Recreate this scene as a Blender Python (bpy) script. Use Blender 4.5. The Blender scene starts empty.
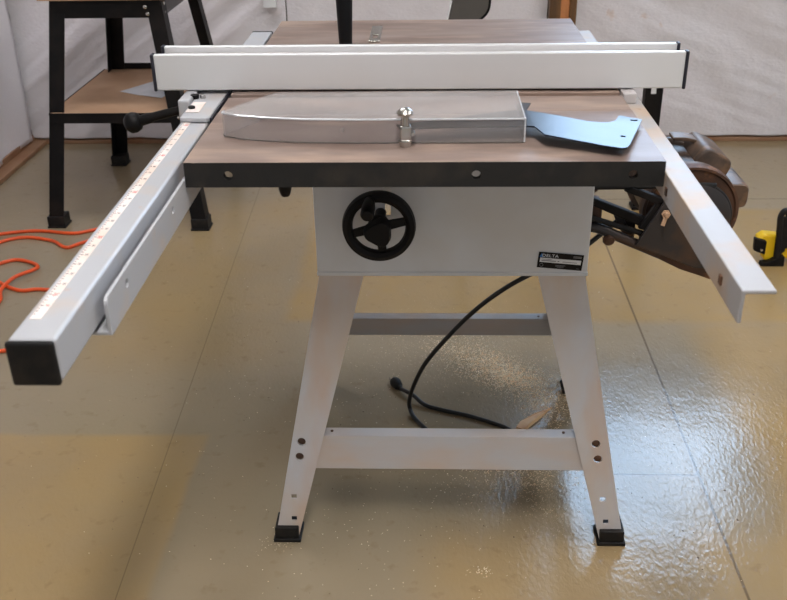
import bpy, bmesh, math, random
from mathutils import Vector, Matrix, noise
random.seed(7)
SC = bpy.context.scene
COL = SC.collection

# ------------------------------------------------------------------ materials
def lin(c):
    return tuple(((v/255)/12.92 if v/255 <= .04045 else ((v/255+.055)/1.055)**2.4) for v in c)

def new_mat(name):
    m = bpy.data.materials.new(name); m.use_nodes = True
    nt = m.node_tree
    return m, nt, nt.nodes['Principled BSDF']

def N(nt, kind, **kw):
    n = nt.nodes.new(kind)
    for k, v in kw.items():
        if k in n.inputs: n.inputs[k].default_value = v
        else: setattr(n, k, v)
    return n

def mixc(nt, fac, a, b):
    n = nt.nodes.new('ShaderNodeMix'); n.data_type = 'RGBA'
    for idx, v in ((0, fac), (6, a), (7, b)):
        if isinstance(v, bpy.types.NodeSocket): nt.links.new(v, n.inputs[idx])
        elif idx == 0: n.inputs[0].default_value = v
        else: n.inputs[idx].default_value = (*v, 1)
    return n.outputs[2]

def noise_mask(nt, scale, lo, hi, detail=4, dist=0., coord='Object', stretch=(1, 1, 1), offset=(0, 0, 0)):
    tc = nt.nodes.new('ShaderNodeTexCoord')
    mp = nt.nodes.new('ShaderNodeMapping'); mp.inputs['Scale'].default_value = stretch
    mp.inputs['Location'].default_value = offset
    nt.links.new(tc.outputs[coord], mp.inputs['Vector'])
    nz = N(nt, 'ShaderNodeTexNoise', Scale=scale, Detail=detail, Distortion=dist)
    nt.links.new(mp.outputs[0], nz.inputs['Vector'])
    mr = nt.nodes.new('ShaderNodeMapRange')
    mr.inputs['From Min'].default_value = lo; mr.inputs['From Max'].default_value = hi
    nt.links.new(nz.outputs['Fac'], mr.inputs['Value'])
    return mr.outputs[0], nz.outputs['Fac']

def simple(name, rgb, rough=.5, metal=0., rgb2=None, scale=12, lo=.45, hi=.65, bump=0., bscale=200, stretch=(1, 1, 1), spec=.5,
           rgb3=None, scale3=40, lo3=.6, hi3=.7):
    m, nt, p = new_mat(name)
    p.inputs['Roughness'].default_value = rough; p.inputs['Metallic'].default_value = metal
    p.inputs['Specular IOR Level'].default_value = spec
    base = lin(rgb)
    p.inputs['Base Color'].default_value = (*base, 1)
    c = None
    if rgb2 is None: rgb2 = tuple(max(0, v*.94) for v in rgb)
    f, _ = noise_mask(nt, scale, lo, hi, stretch=stretch)
    c = mixc(nt, f, base, lin(rgb2))
    if rgb3:
        f3, _ = noise_mask(nt, scale3, lo3, hi3, stretch=stretch, offset=(3, 7, 1))
        c = mixc(nt, f3, c, lin(rgb3))
    nt.links.new(c, p.inputs['Base Color'])
    if bump:
        _, h = noise_mask(nt, bscale, 0, 1, stretch=stretch)
        b = N(nt, 'ShaderNodeBump', Strength=bump, Distance=.002)
        nt.links.new(h, b.inputs['Height']); nt.links.new(b.outputs[0], p.inputs['Normal'])
    return m

M = {}
M['paint'] = simple('grey_enamel', (203, 205, 210), .42, rgb2=(197, 195, 194), scale=5)
M['leg_paint'] = simple('dusty_grey_enamel', (192, 192, 197), .5, rgb2=(196, 180, 166), scale=5.5, lo=.42, hi=.70, stretch=(1.6, 1.6, .6), rgb3=(196, 158, 128), scale3=7, lo3=.48, hi3=.85)
M['brace_paint'] = simple('dusty_brace_enamel', (182, 180, 182), .5, rgb2=(192, 168, 148), scale=6, lo=.4, hi=.7, stretch=(.8, 1, 2))
M['rail_paint'] = simple('rail_enamel', (172, 173, 178), .33, rgb2=(184, 172, 164), scale=14, lo=.52, hi=.75, rgb3=(190, 150, 126), scale3=22, lo3=.68, hi3=.8)
M['rear_rail'] = simple('dusty_rear_rail', (164, 162, 164), .42, rgb2=(176, 156, 138), scale=11, lo=.42, hi=.6, spec=.22, rgb3=(150, 120, 100), scale3=24, lo3=.64, hi3=.75, bump=.1, bscale=60)
M['iron'] = simple('worn_cast_iron', (146, 129, 121), .42, .12, rgb2=(112, 92, 83), scale=6, lo=.35, hi=.7, stretch=(.6, 2.2, 1),
                   rgb3=(172, 148, 132), scale3=11, lo3=.5, hi3=.75, bump=.06, bscale=160, spec=.35)
M['black_iron'] = simple('blackened_cast_iron', (17, 16, 16), .7, rgb2=(44, 38, 32), scale=18, lo=.5, hi=.8, bump=.4, bscale=90)
M['black'] = simple('black_enamel', (17, 16, 17), .5, rgb2=(28, 24, 23), scale=14, spec=.15)
M['rubber'] = simple('black_rubber', (18, 17, 18), .6, rgb2=(34, 30, 26), scale=40, spec=.3)
M['navy'] = simple('dark_plastic_cap', (30, 30, 42), .4)
M['alu'] = simple('satin_aluminium', (212, 212, 214), .32, .2, rgb2=(206, 205, 206), scale=3)
M['alu_core'] = simple('fence_tube_enamel', (186, 180, 180), .4)
M['chrome'] = simple('steel', (190, 188, 184), .25, .95)
M['steel_blue'] = simple('bright_splitter_steel', (42, 45, 51), .30, .9, rgb2=(35, 38, 44), scale=20, bump=.03, bscale=300)
M['rust'] = simple('rusty_brown_metal', (88, 60, 44), .6, .2, rgb2=(58, 42, 34), scale=14, lo=.42, hi=.62, rgb3=(146, 98, 62), scale3=30, lo3=.58, hi3=.75, bump=.3, bscale=120)
M['dark_metal'] = simple('dark_grimy_metal', (54, 50, 50), .4, .4, rgb2=(84, 62, 48), scale=16, lo=.5, hi=.72)
M['motor'] = simple('grimy_motor_shell', (98, 78, 64), .45, .3, rgb2=(52, 42, 36), scale=14, lo=.42, hi=.62, rgb3=(140, 108, 82), scale3=26, lo3=.56, hi3=.75)
M['brown_board'] = simple('brown_board', (184, 148, 118), .7, rgb2=(168, 132, 102), scale=5)
M['paper'] = simple('white_paper', (206, 206, 212), .7)
M['orange'] = simple('orange_cord_jacket', (226, 84, 30), .45)
M['cord'] = simple('black_cord_jacket', (20, 20, 21), .4)
M['wood_o'] = simple('orange_wood', (206, 138, 86), .55, rgb2=(184, 114, 66), scale=4, stretch=(8, 8, .6))
M['wood_d'] = simple('dark_brown_wood', (112, 78, 44), .5, rgb2=(84, 58, 32), scale=4, stretch=(10, 10, .6))
M['trim'] = simple('brown_baseboard', (150, 114, 86), .5, rgb2=(134, 94, 66), scale=6)
M['sliver'] = simple('split_pine', (246, 208, 164), .6, rgb2=(220, 168, 122), scale=14, stretch=(1, 1, 1))
M['yellow'] = simple('yellow_plastic', (236, 192, 22), .35)
M['tape'] = simple('ivory_scale_tape', (230, 218, 214), .5, rgb2=(222, 202, 190), scale=16)
M['ink'] = simple('black_ink', (74, 66, 68), .5)
M['red_ink'] = simple('red_ink', (214, 92, 84), .5)
M['white'] = simple('white_print', (225, 225, 228), .5)
M['grey_print'] = simple('grey_print', (120, 120, 124), .5)
M['logo_blue'] = simple('blue_print', (40, 110, 180), .4)
M['dust'] = simple('sawdust', (246, 214, 172), .8, rgb2=(255, 238, 210), scale=60, lo=.4, hi=.6)
M['speck'] = simple('dark_specks', (90, 66, 48), .8)
M['hood'] = simple('charcoal_plastic', (80, 76, 72), .5)
M['box_white'] = simple('white_wall_box', (226, 226, 228), .5)
M['ceiling'] = simple('painted_ceiling', (190, 186, 178), .8)
M['wallpaint'] = simple('painted_wall', (140, 130, 118), .8)

# transparent scratched plastic
m, nt, p = new_mat('scratched_clear_plastic')
p.inputs['Base Color'].default_value = (.80, .78, .78, 1)
p.inputs['Roughness'].default_value = .14
p.inputs['IOR'].default_value = 1.45
tr = N(nt, 'ShaderNodeBsdfTransparent'); tr.inputs[0].default_value = (.86, .85, .85, 1)
f, _ = noise_mask(nt, 9, .35, .75, stretch=(1, 2, 1))
ma = N(nt, 'ShaderNodeMath', operation='MULTIPLY_ADD'); nt.links.new(f, ma.inputs[0]); ma.inputs[1].default_value = .08; ma.inputs[2].default_value = .07
ms = N(nt, 'ShaderNodeMixShader'); nt.links.new(ma.outputs[0], ms.inputs[0])
nt.links.new(tr.outputs[0], ms.inputs[1]); nt.links.new(p.outputs[0], ms.inputs[2])
nt.links.new(ms.outputs[0], nt.nodes['Material Output'].inputs['Surface'])
M['clear'] = m
lw = N(nt, 'ShaderNodeLayerWeight', Blend=.25); ad_ = N(nt, 'ShaderNodeMath', operation='MULTIPLY_ADD'); nt.links.new(lw.outputs['Facing'], ad_.inputs[0]); ad_.inputs[1].default_value = .18
nt.links.new(ma.outputs[0], ad_.inputs[2]); nt.links.new(ad_.outputs[0], ms.inputs[0])
M['edge_highlight'] = simple('plastic_edge_highlight', (206, 208, 214), .12, .2, spec=.9)  # pale colour paints in the highlight on the guard's lid edges
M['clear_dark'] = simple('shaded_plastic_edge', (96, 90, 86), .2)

# cotton drop cloth
m, nt, p = new_mat('white_drop_cloth')
p.inputs['Roughness'].default_value = .9; p.inputs['Specular IOR Level'].default_value = .15
f, _ = noise_mask(nt, 1.6, .35, .7)
c = mixc(nt, f, lin((224, 220, 224)), lin((216, 208, 210)))
f2, _ = noise_mask(nt, 9, .68, .78, offset=(2, 5, 3))
c = mixc(nt, f2, c, lin((204, 176, 158)))
nt.links.new(c, p.inputs['Base Color'])
_, h = noise_mask(nt, 55, 0, 1, detail=3, stretch=(1, 1, 2.0)); _, h2 = noise_mask(nt, 5, 0, 1, detail=3, dist=.4, stretch=(1.2, 1, .8))
ad = N(nt, 'ShaderNodeMath', operation='MULTIPLY_ADD'); nt.links.new(h2, ad.inputs[0]); ad.inputs[1].default_value = 2.5; nt.links.new(h, ad.inputs[2])
b = N(nt, 'ShaderNodeBump', Strength=.55, Distance=.006); nt.links.new(ad.outputs[0], b.inputs['Height']); nt.links.new(b.outputs[0], p.inputs['Normal'])
M['cloth'] = m

# ---- floor: coated board floor, joints every 1.2 m, ochre and grey coats
m, nt, p = new_mat('coated_floor')
geo = nt.nodes.new('ShaderNodeNewGeometry')
sep = nt.nodes.new('ShaderNodeSeparateXYZ'); nt.links.new(geo.outputs['Position'], sep.inputs[0])
nzw = N(nt, 'ShaderNodeTexNoise', Scale=2.2, Detail=5.); nt.links.new(geo.outputs['Position'], nzw.inputs['Vector'])
def mth(op, a, b=None, c=None, clamp=False):
    n = nt.nodes.new('ShaderNodeMath'); n.operation = op; n.use_clamp = clamp
    for i, v in enumerate((a, b, c)):
        if v is None: continue
        if isinstance(v, bpy.types.NodeSocket): nt.links.new(v, n.inputs[i])
        else: n.inputs[i].default_value = v
    return n.outputs[0]
wob = mth('MULTIPLY', mth('SUBTRACT', nzw.outputs['Fac'], .5), .05)
X = sep.outputs['X']; Y = sep.outputs['Y']
Xw = mth('ADD', X, wob); Yw = mth('ADD', Y, wob)
def step(v, e, w=.01):      # 0 below e, 1 above
    n = nt.nodes.new('ShaderNodeMapRange'); n.interpolation_type = 'SMOOTHSTEP'
    nt.links.new(v, n.inputs['Value']); n.inputs['From Min'].default_value = e-w; n.inputs['From Max'].default_value = e+w
    return n.outputs[0]
def rect(x0, x1, y0, y1, w=.01):
    a = mth('MULTIPLY', step(Xw, x0, w), mth('SUBTRACT', 1., step(Xw, x1, w)))
    b_ = mth('MULTIPLY', step(Yw, y0, w), mth('SUBTRACT', 1., step(Yw, y1, w)))
    return mth('MULTIPLY', a, b_)
def big(scale, lo, hi, off=0.):
    mp = nt.nodes.new('ShaderNodeMapping'); mp.inputs['Location'].default_value = (off, off*.7, 0)
    nt.links.new(geo.outputs['Position'], mp.inputs['Vector'])
    nz = N(nt, 'ShaderNodeTexNoise', Scale=scale, Detail=6.); nt.links.new(mp.outputs[0], nz.inputs['Vector'])
    r = nt.nodes.new('ShaderNodeMapRange'); nt.links.new(nz.outputs['Fac'], r.inputs['Value'])
    r.inputs['From Min'].default_value = lo; r.inputs['From Max'].default_value = hi
    return r.outputs[0]
grey = mixc(nt, big(1.7, .35, .68), lin((150, 135, 111)), lin((139, 125, 102)))
och = mixc(nt, big(2.6, .35, .68, 4.), lin((170, 138, 84)), lin((158, 130, 86)))
r1 = mth('MULTIPLY', rect(-3, -.515, -3, .533, .012), .62)
r2 = mth('MULTIPLY', rect(-.40, 4, 1.10, 1.95, .03), .85)
r3 = mth('MULTIPLY', rect(.74, 4, -3, 1.10, .06), .75)
r6 = mth('MULTIPLY', rect(-.95, -.38, .85, 2.0, .12), .45)
r4 = mth('MULTIPLY', rect(.0, .9, -3, .22, .08), .5)
r5 = mth('MULTIPLY', rect(-.6, 4, 1.95, 3, .1), .25)
mask = mth('ADD', mth('ADD', r1, r2, clamp=True), mth('ADD', mth('ADD', mth('ADD', r3, r4, clamp=True), r5), r6), clamp=True)
mask = mth('MULTIPLY', mask, mth('MULTIPLY_ADD', big(5, .3, .6, 9.), .3, .7), clamp=True)
col = mixc(nt, mask, grey, och)
col = mixc(nt, mth('MULTIPLY', big(26, .60, .72, 2.), .35), col, lin((124, 100, 70)))
# joints
def line(v, at, w=.0022):
    n = mth('ABSOLUTE', mth('SUBTRACT', v, at)); r = nt.nodes.new('ShaderNodeMapRange')
    nt.links.new(n, r.inputs['Value']); r.inputs['From Min'].default_value = w*.5; r.inputs['From Max'].default_value = w*1.3
    r.inputs['To Min'].default_value = 1; r.inputs['To Max'].default_value = 0
    return r.outputs[0]
j = mth('MAXIMUM', line(X, .604, .0030), mth('MULTIPLY', line(mth('ADD', X, mth('MULTIPLY', Y, .035)), -.578, .0012), .6))
j = mth('MAXIMUM', j, mth('MULTIPLY', line(Y, .402), mth('MULTIPLY', step(X, .37), mth('SUBTRACT', 1., step(X, .604, .003)))))
j = mth('MAXIMUM', j, mth('MULTIPLY', line(Y, 2.05), step(X, .604, .003)))
j = mth('MAXIMUM', j, line(X, 1.82))
col = mixc(nt, mth('MULTIPLY', j, .75), col, lin((86, 70, 52)))
nt.links.new(col, p.inputs['Base Color'])
p.inputs['Specular IOR Level'].default_value = .5
rr = mth('MULTIPLY_ADD', big(3.5, .3, .7, 6.), .08, .12)
nt.links.new(rr, p.inputs['Roughness'])
mp = nt.nodes.new('ShaderNodeMapping'); mp.inputs['Scale'].default_value = (1, .55, 1); mp.inputs['Rotation'].default_value = (0, 0, .35)
nt.links.new(geo.outputs['Position'], mp.inputs['Vector'])
n1 = N(nt, 'ShaderNodeTexNoise', Scale=115., Detail=4., Distortion=.4); nt.links.new(mp.outputs[0], n1.inputs['Vector'])
n2 = N(nt, 'ShaderNodeTexNoise', Scale=9., Detail=3.); nt.links.new(geo.outputs['Position'], n2.inputs['Vector'])
hh = mth('ADD', mth('MULTIPLY', n1.outputs['Fac'], .35), mth('MULTIPLY', n2.outputs['Fac'], .6))
bp = N(nt, 'ShaderNodeBump', Strength=.5, Distance=.004); nt.links.new(hh, bp.inputs['Height']); nt.links.new(bp.outputs[0], p.inputs['Normal'])
M['floor'] = m

def emit(name, rgb, s):
    m = bpy.data.materials.new(name); m.use_nodes = True; nt = m.node_tree
    nt.nodes.remove(nt.nodes['Principled BSDF'])
    e = N(nt, 'ShaderNodeEmission', Strength=s); e.inputs['Color'].default_value = (*rgb, 1)
    nt.links.new(e.outputs[0], nt.nodes['Material Output'].inputs['Surface'])
    return m
M['sky'] = emit('daylight_pane', (.50, .72, 1.0), 13.0)
M['lamp'] = emit('fill_lamp_diffuser', (1.0, .98, .97), 20.0)  # glow of the fill lamp added at the right
M['lamp_wall_fill'] = emit('wall_fill_diffuser', (.96, .97, 1.0), 20.0)  # glow of the fill lamp added to brighten the wall cloths
M['lamp_near'] = emit('near_fluorescent_diffuser', (1.0, .97, .94), 42.0)

# ------------------------------------------------------------------ mesh helpers
def B(): return bmesh.new()

def box(bm, x0, x1, y0, y1, z0, z1):
    v = [bm.verts.new((x, y, z)) for x in (x0, x1) for y in (y0, y1) for z in (z0, z1)]
    for f in ((0, 1, 3, 2), (4, 6, 7, 5), (0, 4, 5, 1), (2, 3, 7, 6), (0, 2, 6, 4), (1, 5, 7, 3)):
        bm.faces.new([v[i] for i in f])

def loft(bm, A, C):
    """closed solid between two equal-length loops of points"""
    a = [bm.verts.new(q) for q in A]; c = [bm.verts.new(q) for q in C]
    n = len(a)
    for i in range(n):
        k = (i+1) % n; bm.faces.new((a[i], a[k], c[k], c[i]))
    bm.faces.new(a[::-1]); bm.faces.new(c)

def prism_z(bm, poly, z0, z1): loft(bm, [(x, y, z0) for x, y in poly], [(x, y, z1) for x, y in poly])
def prism_y(bm, poly, y0, y1): loft(bm, [(x, y0, z) for x, z in poly], [(x, y1, z) for x, z in poly])
def prism_x(bm, poly, x0, x1): loft(bm, [(x0, y, z) for y, z in poly], [(x1, y, z) for y, z in poly])

def frame(d):
    d = d.normalized(); u = Vector((0, 0, 1)) if abs(d.z) < .9 else Vector((1, 0, 0))
    a = d.cross(u).normalized(); return a, d.cross(a).normalized()

def cyl(bm, p0, p1, r0, r1=None, seg=24):
    p0, p1 = Vector(p0), Vector(p1); r1 = r0 if r1 is None else r1
    a, b = frame(p1-p0)
    ring = lambda p, r: [p+a*(r*math.cos(2*math.pi*i/seg))+b*(r*math.sin(2*math.pi*i/seg)) for i in range(seg)]
    loft(bm, ring(p0, r0), ring(p1, r1))

def lathe(bm, p0, axis, prof, seg=32):
    """prof: list of (distance along axis, radius), closed at both ends"""
    p0 = Vector(p0); ax = Vector(axis).normalized(); a, b = frame(ax)
    rings = []
    for h, r in prof:
        rings.append([bm.verts.new(p0+ax*h+a*(r*math.cos(2*math.pi*i/seg))+b*(r*math.sin(2*math.pi*i/seg))) for i in range(seg)])
    for r0, r1 in zip(rings, rings[1:]):
        for i in range(seg):
            k = (i+1) % seg; bm.faces.new((r0[i], r0[k], r1[k], r1[i]))
    bm.faces.new(rings[0][::-1]); bm.faces.new(rings[-1])

def spline(pts, n=10):
    pts = [Vector(q) for q in pts]; out = []
    P = [pts[0]*2-pts[1]]+pts+[pts[-1]*2-pts[-2]]
    for i in range(1, len(P)-2):
        a, b, c, d = P[i-1:i+3]
        for k in range(n):
            t = k/n
            out.append(.5*((2*b)+(c-a)*t+(2*a-5*b+4*c-d)*t*t+(3*b-a-3*c+d)*t**3))
    out.append(pts[-1]); return out

def tube(bm, pts, r, seg=10):
    pts = [Vector(q) for q in pts]; prev = None; rings = []
    for i, q in enumerate(pts):
        d = (pts[min(i+1, len(pts)-1)]-pts[max(i-1, 0)]).normalized()
        if prev is None: a, b = frame(d)
        else:
            a = (prev-d*prev.dot(d)).normalized(); b = d.cross(a).normalized()
        prev = a
        rad = r[min(i, len(r)-1)] if isinstance(r, (list, tuple)) else r
        rings.append([bm.verts.new(q+a*(rad*math.cos(2*math.pi*k/seg))+b*(rad*math.sin(2*math.pi*k/seg))) for k in range(seg)])
    for r0, r1 in zip(rings, rings[1:]):
        for k in range(seg):
            j_ = (k+1) % seg; bm.faces.new((r0[k], r0[j_], r1[j_], r1[k]))
    bm.faces.new(rings[0][::-1]); bm.faces.new(rings[-1])

def worldloc(o):
    v = Vector((0, 0, 0))
    while o: v += Vector(o.location); o = o.parent
    return v

def obj(name, bm, mat, parent=None, bevel=0., smooth=False, origin=None, seg=2):
    bmesh.ops.recalc_face_normals(bm, faces=bm.faces[:])
    me = bpy.data.meshes.new(name)
    off = worldloc(parent) if parent else (Vector(origin) if origin else Vector((0, 0, 0)))
    bmesh.ops.translate(bm, verts=bm.verts[:], vec=-off)
    bm.to_mesh(me); bm.free()
    me.materials.append(mat)
    o = bpy.data.objects.new(name, me); COL.objects.link(o)
    if parent: o.parent = parent
    elif origin: o.location = origin
    if bevel:
        md = o.modifiers.new('bevel', 'BEVEL'); md.width = bevel; md.segments = seg; md.limit_method = 'ANGLE'; md.angle_limit = math.radians(40)
    if smooth:
        for q in me.polygons: q.use_smooth = True
        me.set_sharp_from_angle(angle=math.radians(38))
    return o

def cut(o, bm):
    """boolean a temporary cutter out of o, then drop the cutter"""
    bmesh.ops.recalc_face_normals(bm, faces=bm.faces[:])
    me = bpy.data.meshes.new('tmp'); bm.to_mesh(me); bm.free()
    c = bpy.data.objects.new('tmp', me); COL.objects.link(c)
    bevels = [(md.width, md.segments) for md in o.modifiers]
    o.modifiers.clear()
    c.location = worldloc(o.parent)*0
    md = o.modifiers.new('b', 'BOOLEAN'); md.object = c; md.operation = 'DIFFERENCE'; md.solver = 'EXACT'
    dg = bpy.context.evaluated_depsgraph_get(); dg.update()
    nm = bpy.data.meshes.new_from_object(o.evaluated_get(dg))
    o.modifiers.clear(); old = o.data; nm.name = old.name; o.data = nm
    bpy.data.objects.remove(c)
    for w, s in bevels:
        md = o.modifiers.new('bevel', 'BEVEL'); md.width = w; md.segments = s; md.limit_method = 'ANGLE'; md.angle_limit = math.radians(40)

def thing(name, label, cat, loc, group=None):
    o = bpy.data.objects.new(name, None); COL.objects.link(o); o.location = loc; o.empty_display_size = .05
    o['label'] = label; o['category'] = cat
    if group: o['group'] = group
    return o

def tag(o, label, cat, group=None, kind=None):
    o['label'] = label; o['category'] = cat
    if group: o['group'] = group
    if kind: o['kind'] = kind
    return o

def struct(name, bm, mat, **kw):
    o = obj(name, bm, mat, **kw); o['kind'] = 'structure'; return o

def text(name, body, size, mat, parent, mtx, ext=.0002):
    cu = bpy.data.curves.new(name, 'FONT'); cu.body = body; cu.size = size; cu.extrude = ext
    cu.align_x = 'CENTER'; cu.align_y = 'CENTER'; cu.resolution_u = 3
    t = bpy.data.objects.new('tmp', cu); COL.objects.link(t)
    dg = bpy.context.evaluated_depsgraph_get(); dg.update()
    me = bpy.data.meshes.new_from_object(t.evaluated_get(dg)); bpy.data.objects.remove(t)
    bm = B(); bm.from_mesh(me); bmesh.ops.transform(bm, matrix=mtx, verts=bm.verts[:])
    if parent is None: return bm
    return obj(name, bm, mat, parent)

# ------------------------------------------------------------------ the setting
BW, LW = 2.79, -1.79
bm = B(); box(bm, LW, 3.4, -3.2, BW, -.05, 0); struct('floor', bm, M['floor'])
# back wall with a window opening
WX0, WX1, WZ0, WZ1 = .58, 1.66, 1.44, 2.42
bm = B()
for a in ((LW, WX0, 0, 2.75), (WX1, 3.4, 0, 2.75), (WX0, WX1, 0, WZ0), (WX0, WX1, WZ1, 2.75)):
    box(bm, a[0], a[1], BW, BW+.12, a[2], a[3])
struct('wall_back', bm, M['wallpaint'])
bm = B(); box(bm, LW-.1, LW, -3.2, BW+.12, 0, 2.75); struct('wall_left', bm, M['wallpaint'])
bm = B(); box(bm, LW, 3.4, -3.2, BW, 2.75, 2.85); struct('ceiling', bm, M['ceiling'])
bm = B()
for a in ((WX0, WX0+.05, WZ0, WZ1), (WX1-.05, WX1, WZ0, WZ1), (WX0+.05, WX1-.05, WZ0, WZ0+.05), (WX0+.05, WX1-.05, WZ1-.05, WZ1), (WX0+.05, WX1-.05, 1.895, 1.925)):
    box(bm, a[0], a[1], BW-.01, BW+.05, a[2], a[3])
w = struct('window_1', bm, M['box_white'], bevel=.004)
bm = B(); box(bm, WX0+.05, WX1-.05, BW+.03, BW+.036, WZ0+.05, WZ1-.05); obj('window_pane', bm, M['sky'], w)
bm = B(); box(bm, LW, 3.4, BW-.055, BW, 0, .018); box(bm, LW, 3.4, BW-.035, BW, .018, .045); struct('baseboard_back', bm, M['trim'], bevel=.003)
bm = B(); box(bm, LW, LW+.085, -3.2, BW-.055, 0, .018); box(bm, LW, LW+.03, -3.2, BW-.055, .018, .045); struct('baseboard_left', bm, M['trim'], bevel=.003)

# drop cloths hung against the walls
def cloth(name, x0, x1, zt, fold, label, nx=170, nz=90, zb=.026):
    nx, nz = nx*2, nz*2; bm = B(); g = []
    for j_ in range(nz+1):
        row = []
        for i in range(nx+1):
            x = x0+(x1-x0)*i/nx; z = zb+(zt-zb)*(j_/nz)
            y = BW-.052-fold(x, z)
            if j_ == 0: z += .004*noise.noise(Vector((x*9, 1, 0)))
            row.append(bm.verts.new((x, min(y, BW-.012), z)))
        g.append(row)
    for j_ in range(nz):
        for i in range(nx):
            bm.faces.new((g[j_][i], g[j_][i+1], g[j_+1][i+1], g[j_+1][i]))
    o = obj(name, bm, M['cloth'], smooth=True, origin=(round((x0+x1)/2, 3), BW-.05, zb))
    md = o.modifiers.new('thick', 'SOLIDIFY'); md.thickness = .002; md.offset = -1
    tag(o, label, 'cloth', 'white drop cloths hung on the walls'); return o
def fold_left(x, z):
    v = x*.72-z*.95            # folds climbing to the right
    f = .040*noise.noise(Vector((v*6.5, z*.7+x*.6, 3)))+.020*noise.noise(Vector((v*13, z*1.5, 8)))
    f += .010*noise.noise(Vector((x*4, z*4, 11)))+.004*noise.noise(Vector((v*34, z*6, 2)))
    return f*min(1, .4+z*2.2)
def fold_right(x, z):
    f = .018*noise.noise(Vector((x*2.6+z*1.1, z*1.8, 21)))+.016*noise.noise(Vector(((x+z)*6, (x-z)*2.2, 5)))+.005*noise.noise(Vector((x*9+z*22, z*9, 15)))+.004*noise.noise(Vector((x*12, z*5, 9)))
    f += .02*max(0, .10-z)*(1+noise.noise(Vector((x*8, 0, 2))))
    return f
def fold_mid(x, z):
    return .008*math.sin(x*34+.9*math.sin(z*5))*min(1, z*3)+.008*noise.noise(Vector((x*5, z*2, 31)))
cloth('drop_cloth', LW+.02, -.590, 1.25, fold_left, 'white drop cloth with slanting folds on the back wall behind the black stand')
cloth('drop_cloth', -.586, .496, 1.25, fold_mid, 'white drop cloth behind the saw table, just left of the orange wooden post', nx=120)
cloth('drop_cloth', .6135, 3.0, 1.25, fold_right, 'wide white drop cloth on the back wall, right of the orange wooden post')
# cloth on the left wall
bm = B(); g = []
for j_ in range(61):
    row = []
    for i in range(121):
        y = -1.0+(BW-.09+1.0)*i/120; z = .03+1.2*j_/60
        x = LW+.035+.02*noise.noise(Vector((y*3, z*1.5, 4)))+.012*noise.noise(Vector((y*8, z*3, 7)))
        row.append(bm.verts.new((max(x, LW+.008), y, z)))
    g.append(row)
for j_ in range(60):
    for i in range(120): bm.faces.new((g[j_][i], g[j_][i+1], g[j_+1][i+1], g[j_+1][i]))
o = obj('drop_cloth', bm, M['cloth'], smooth=True, origin=(LW+.03, 1, .03))
md = o.modifiers.new('thick', 'SOLIDIFY'); md.thickness = .002
tag(o, 'white drop cloth on the left wall at the far left edge of view', 'cloth', 'white drop cloths hung on the walls')

# wooden post between the cloths
t = thing('wooden_post', 'upright post of dark and orange brown boards between two white wall cloths', 'post', (.553, BW-.06, 0))
for x0, x1, mt, y0 in ((.499, .5435, 'wood_d', .07), (.5815, .608, 'wood_d', .075)):
    bm = B(); box(bm, x0, x1, BW-y0-.035, BW-.058, 0, 1.6); obj('edge_board', bm, M[mt], t, bevel=.003)
bm = B(); box(bm, .544, .581, BW-.094, BW-.058, 0, 1.6); o = obj('centre_board', bm, M['wood_o'], t, bevel=.003); o['label'] = 'orange board'
bm = B(); box(bm, .6085, .614, BW-.085, BW-.058, 0, 1.6); o = obj('edge_strip', bm, M['box_white'], t); o['label'] = 'thin pale strip'

# wall box
t = thing('wall_box', 'small white electrical box on the back wall cloth above the table corner', 'electrical box', (-.646, BW-.09, .655))
bm = B(); box(bm, -.670, -.622, BW-.106, BW-.066, .598, .71); obj('housing', bm, M['box_white'], t, bevel=.003)
bm = B(); box(bm, -.673, -.619, BW-.113, BW-.106, .595, .713); obj('cover_plate', bm, M['box_white'], t, bevel=.002)

# ceiling lamps; the right and far ones are unseen, added as fill
def lamp(x, y, along, label, mt='lamp'):
    t = thing('ceiling_lamp', label, 'lamp', (x, y, 2.69), 'fluorescent lamps on the ceiling')
    hx, hy = (.6, .14) if along == 'x' else (.14, .6)
    bm = B(); box(bm, x-hx-.02, x+hx+.02, y-hy-.02, y+hy+.02, 2.70, 2.75); obj('housing', bm, M['box_white'], t, bevel=.004)
    bm = B(); box(bm, x-hx, x+hx, y-hy, y+hy, 2.672, 2.70); obj('diffuser', bm, M[mt], t, bevel=.004)
lamp(.10, -.80, 'y', 'fluorescent ceiling lamp over the near end of the saw rails', 'lamp_near')
lamp(1.9, .35, 'y', 'unseen fill lamp added on the ceiling to the right of the table saw')
lamp(-.75, 1.30, 'x', 'unseen fill lamp added on the ceiling to brighten the cloths behind the saw', 'lamp_wall_fill')

# ------------------------------------------------------------------ table saw
saw = thing('table_saw', 'large grey and black table saw with rusty iron top, in the middle of the room', 'table saw', (.05, .47, 0))
ZT = .864
def slot_cut(bm, y0, y1, z): box(bm, -.5, .5, y0, y1, z, 1)
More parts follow.
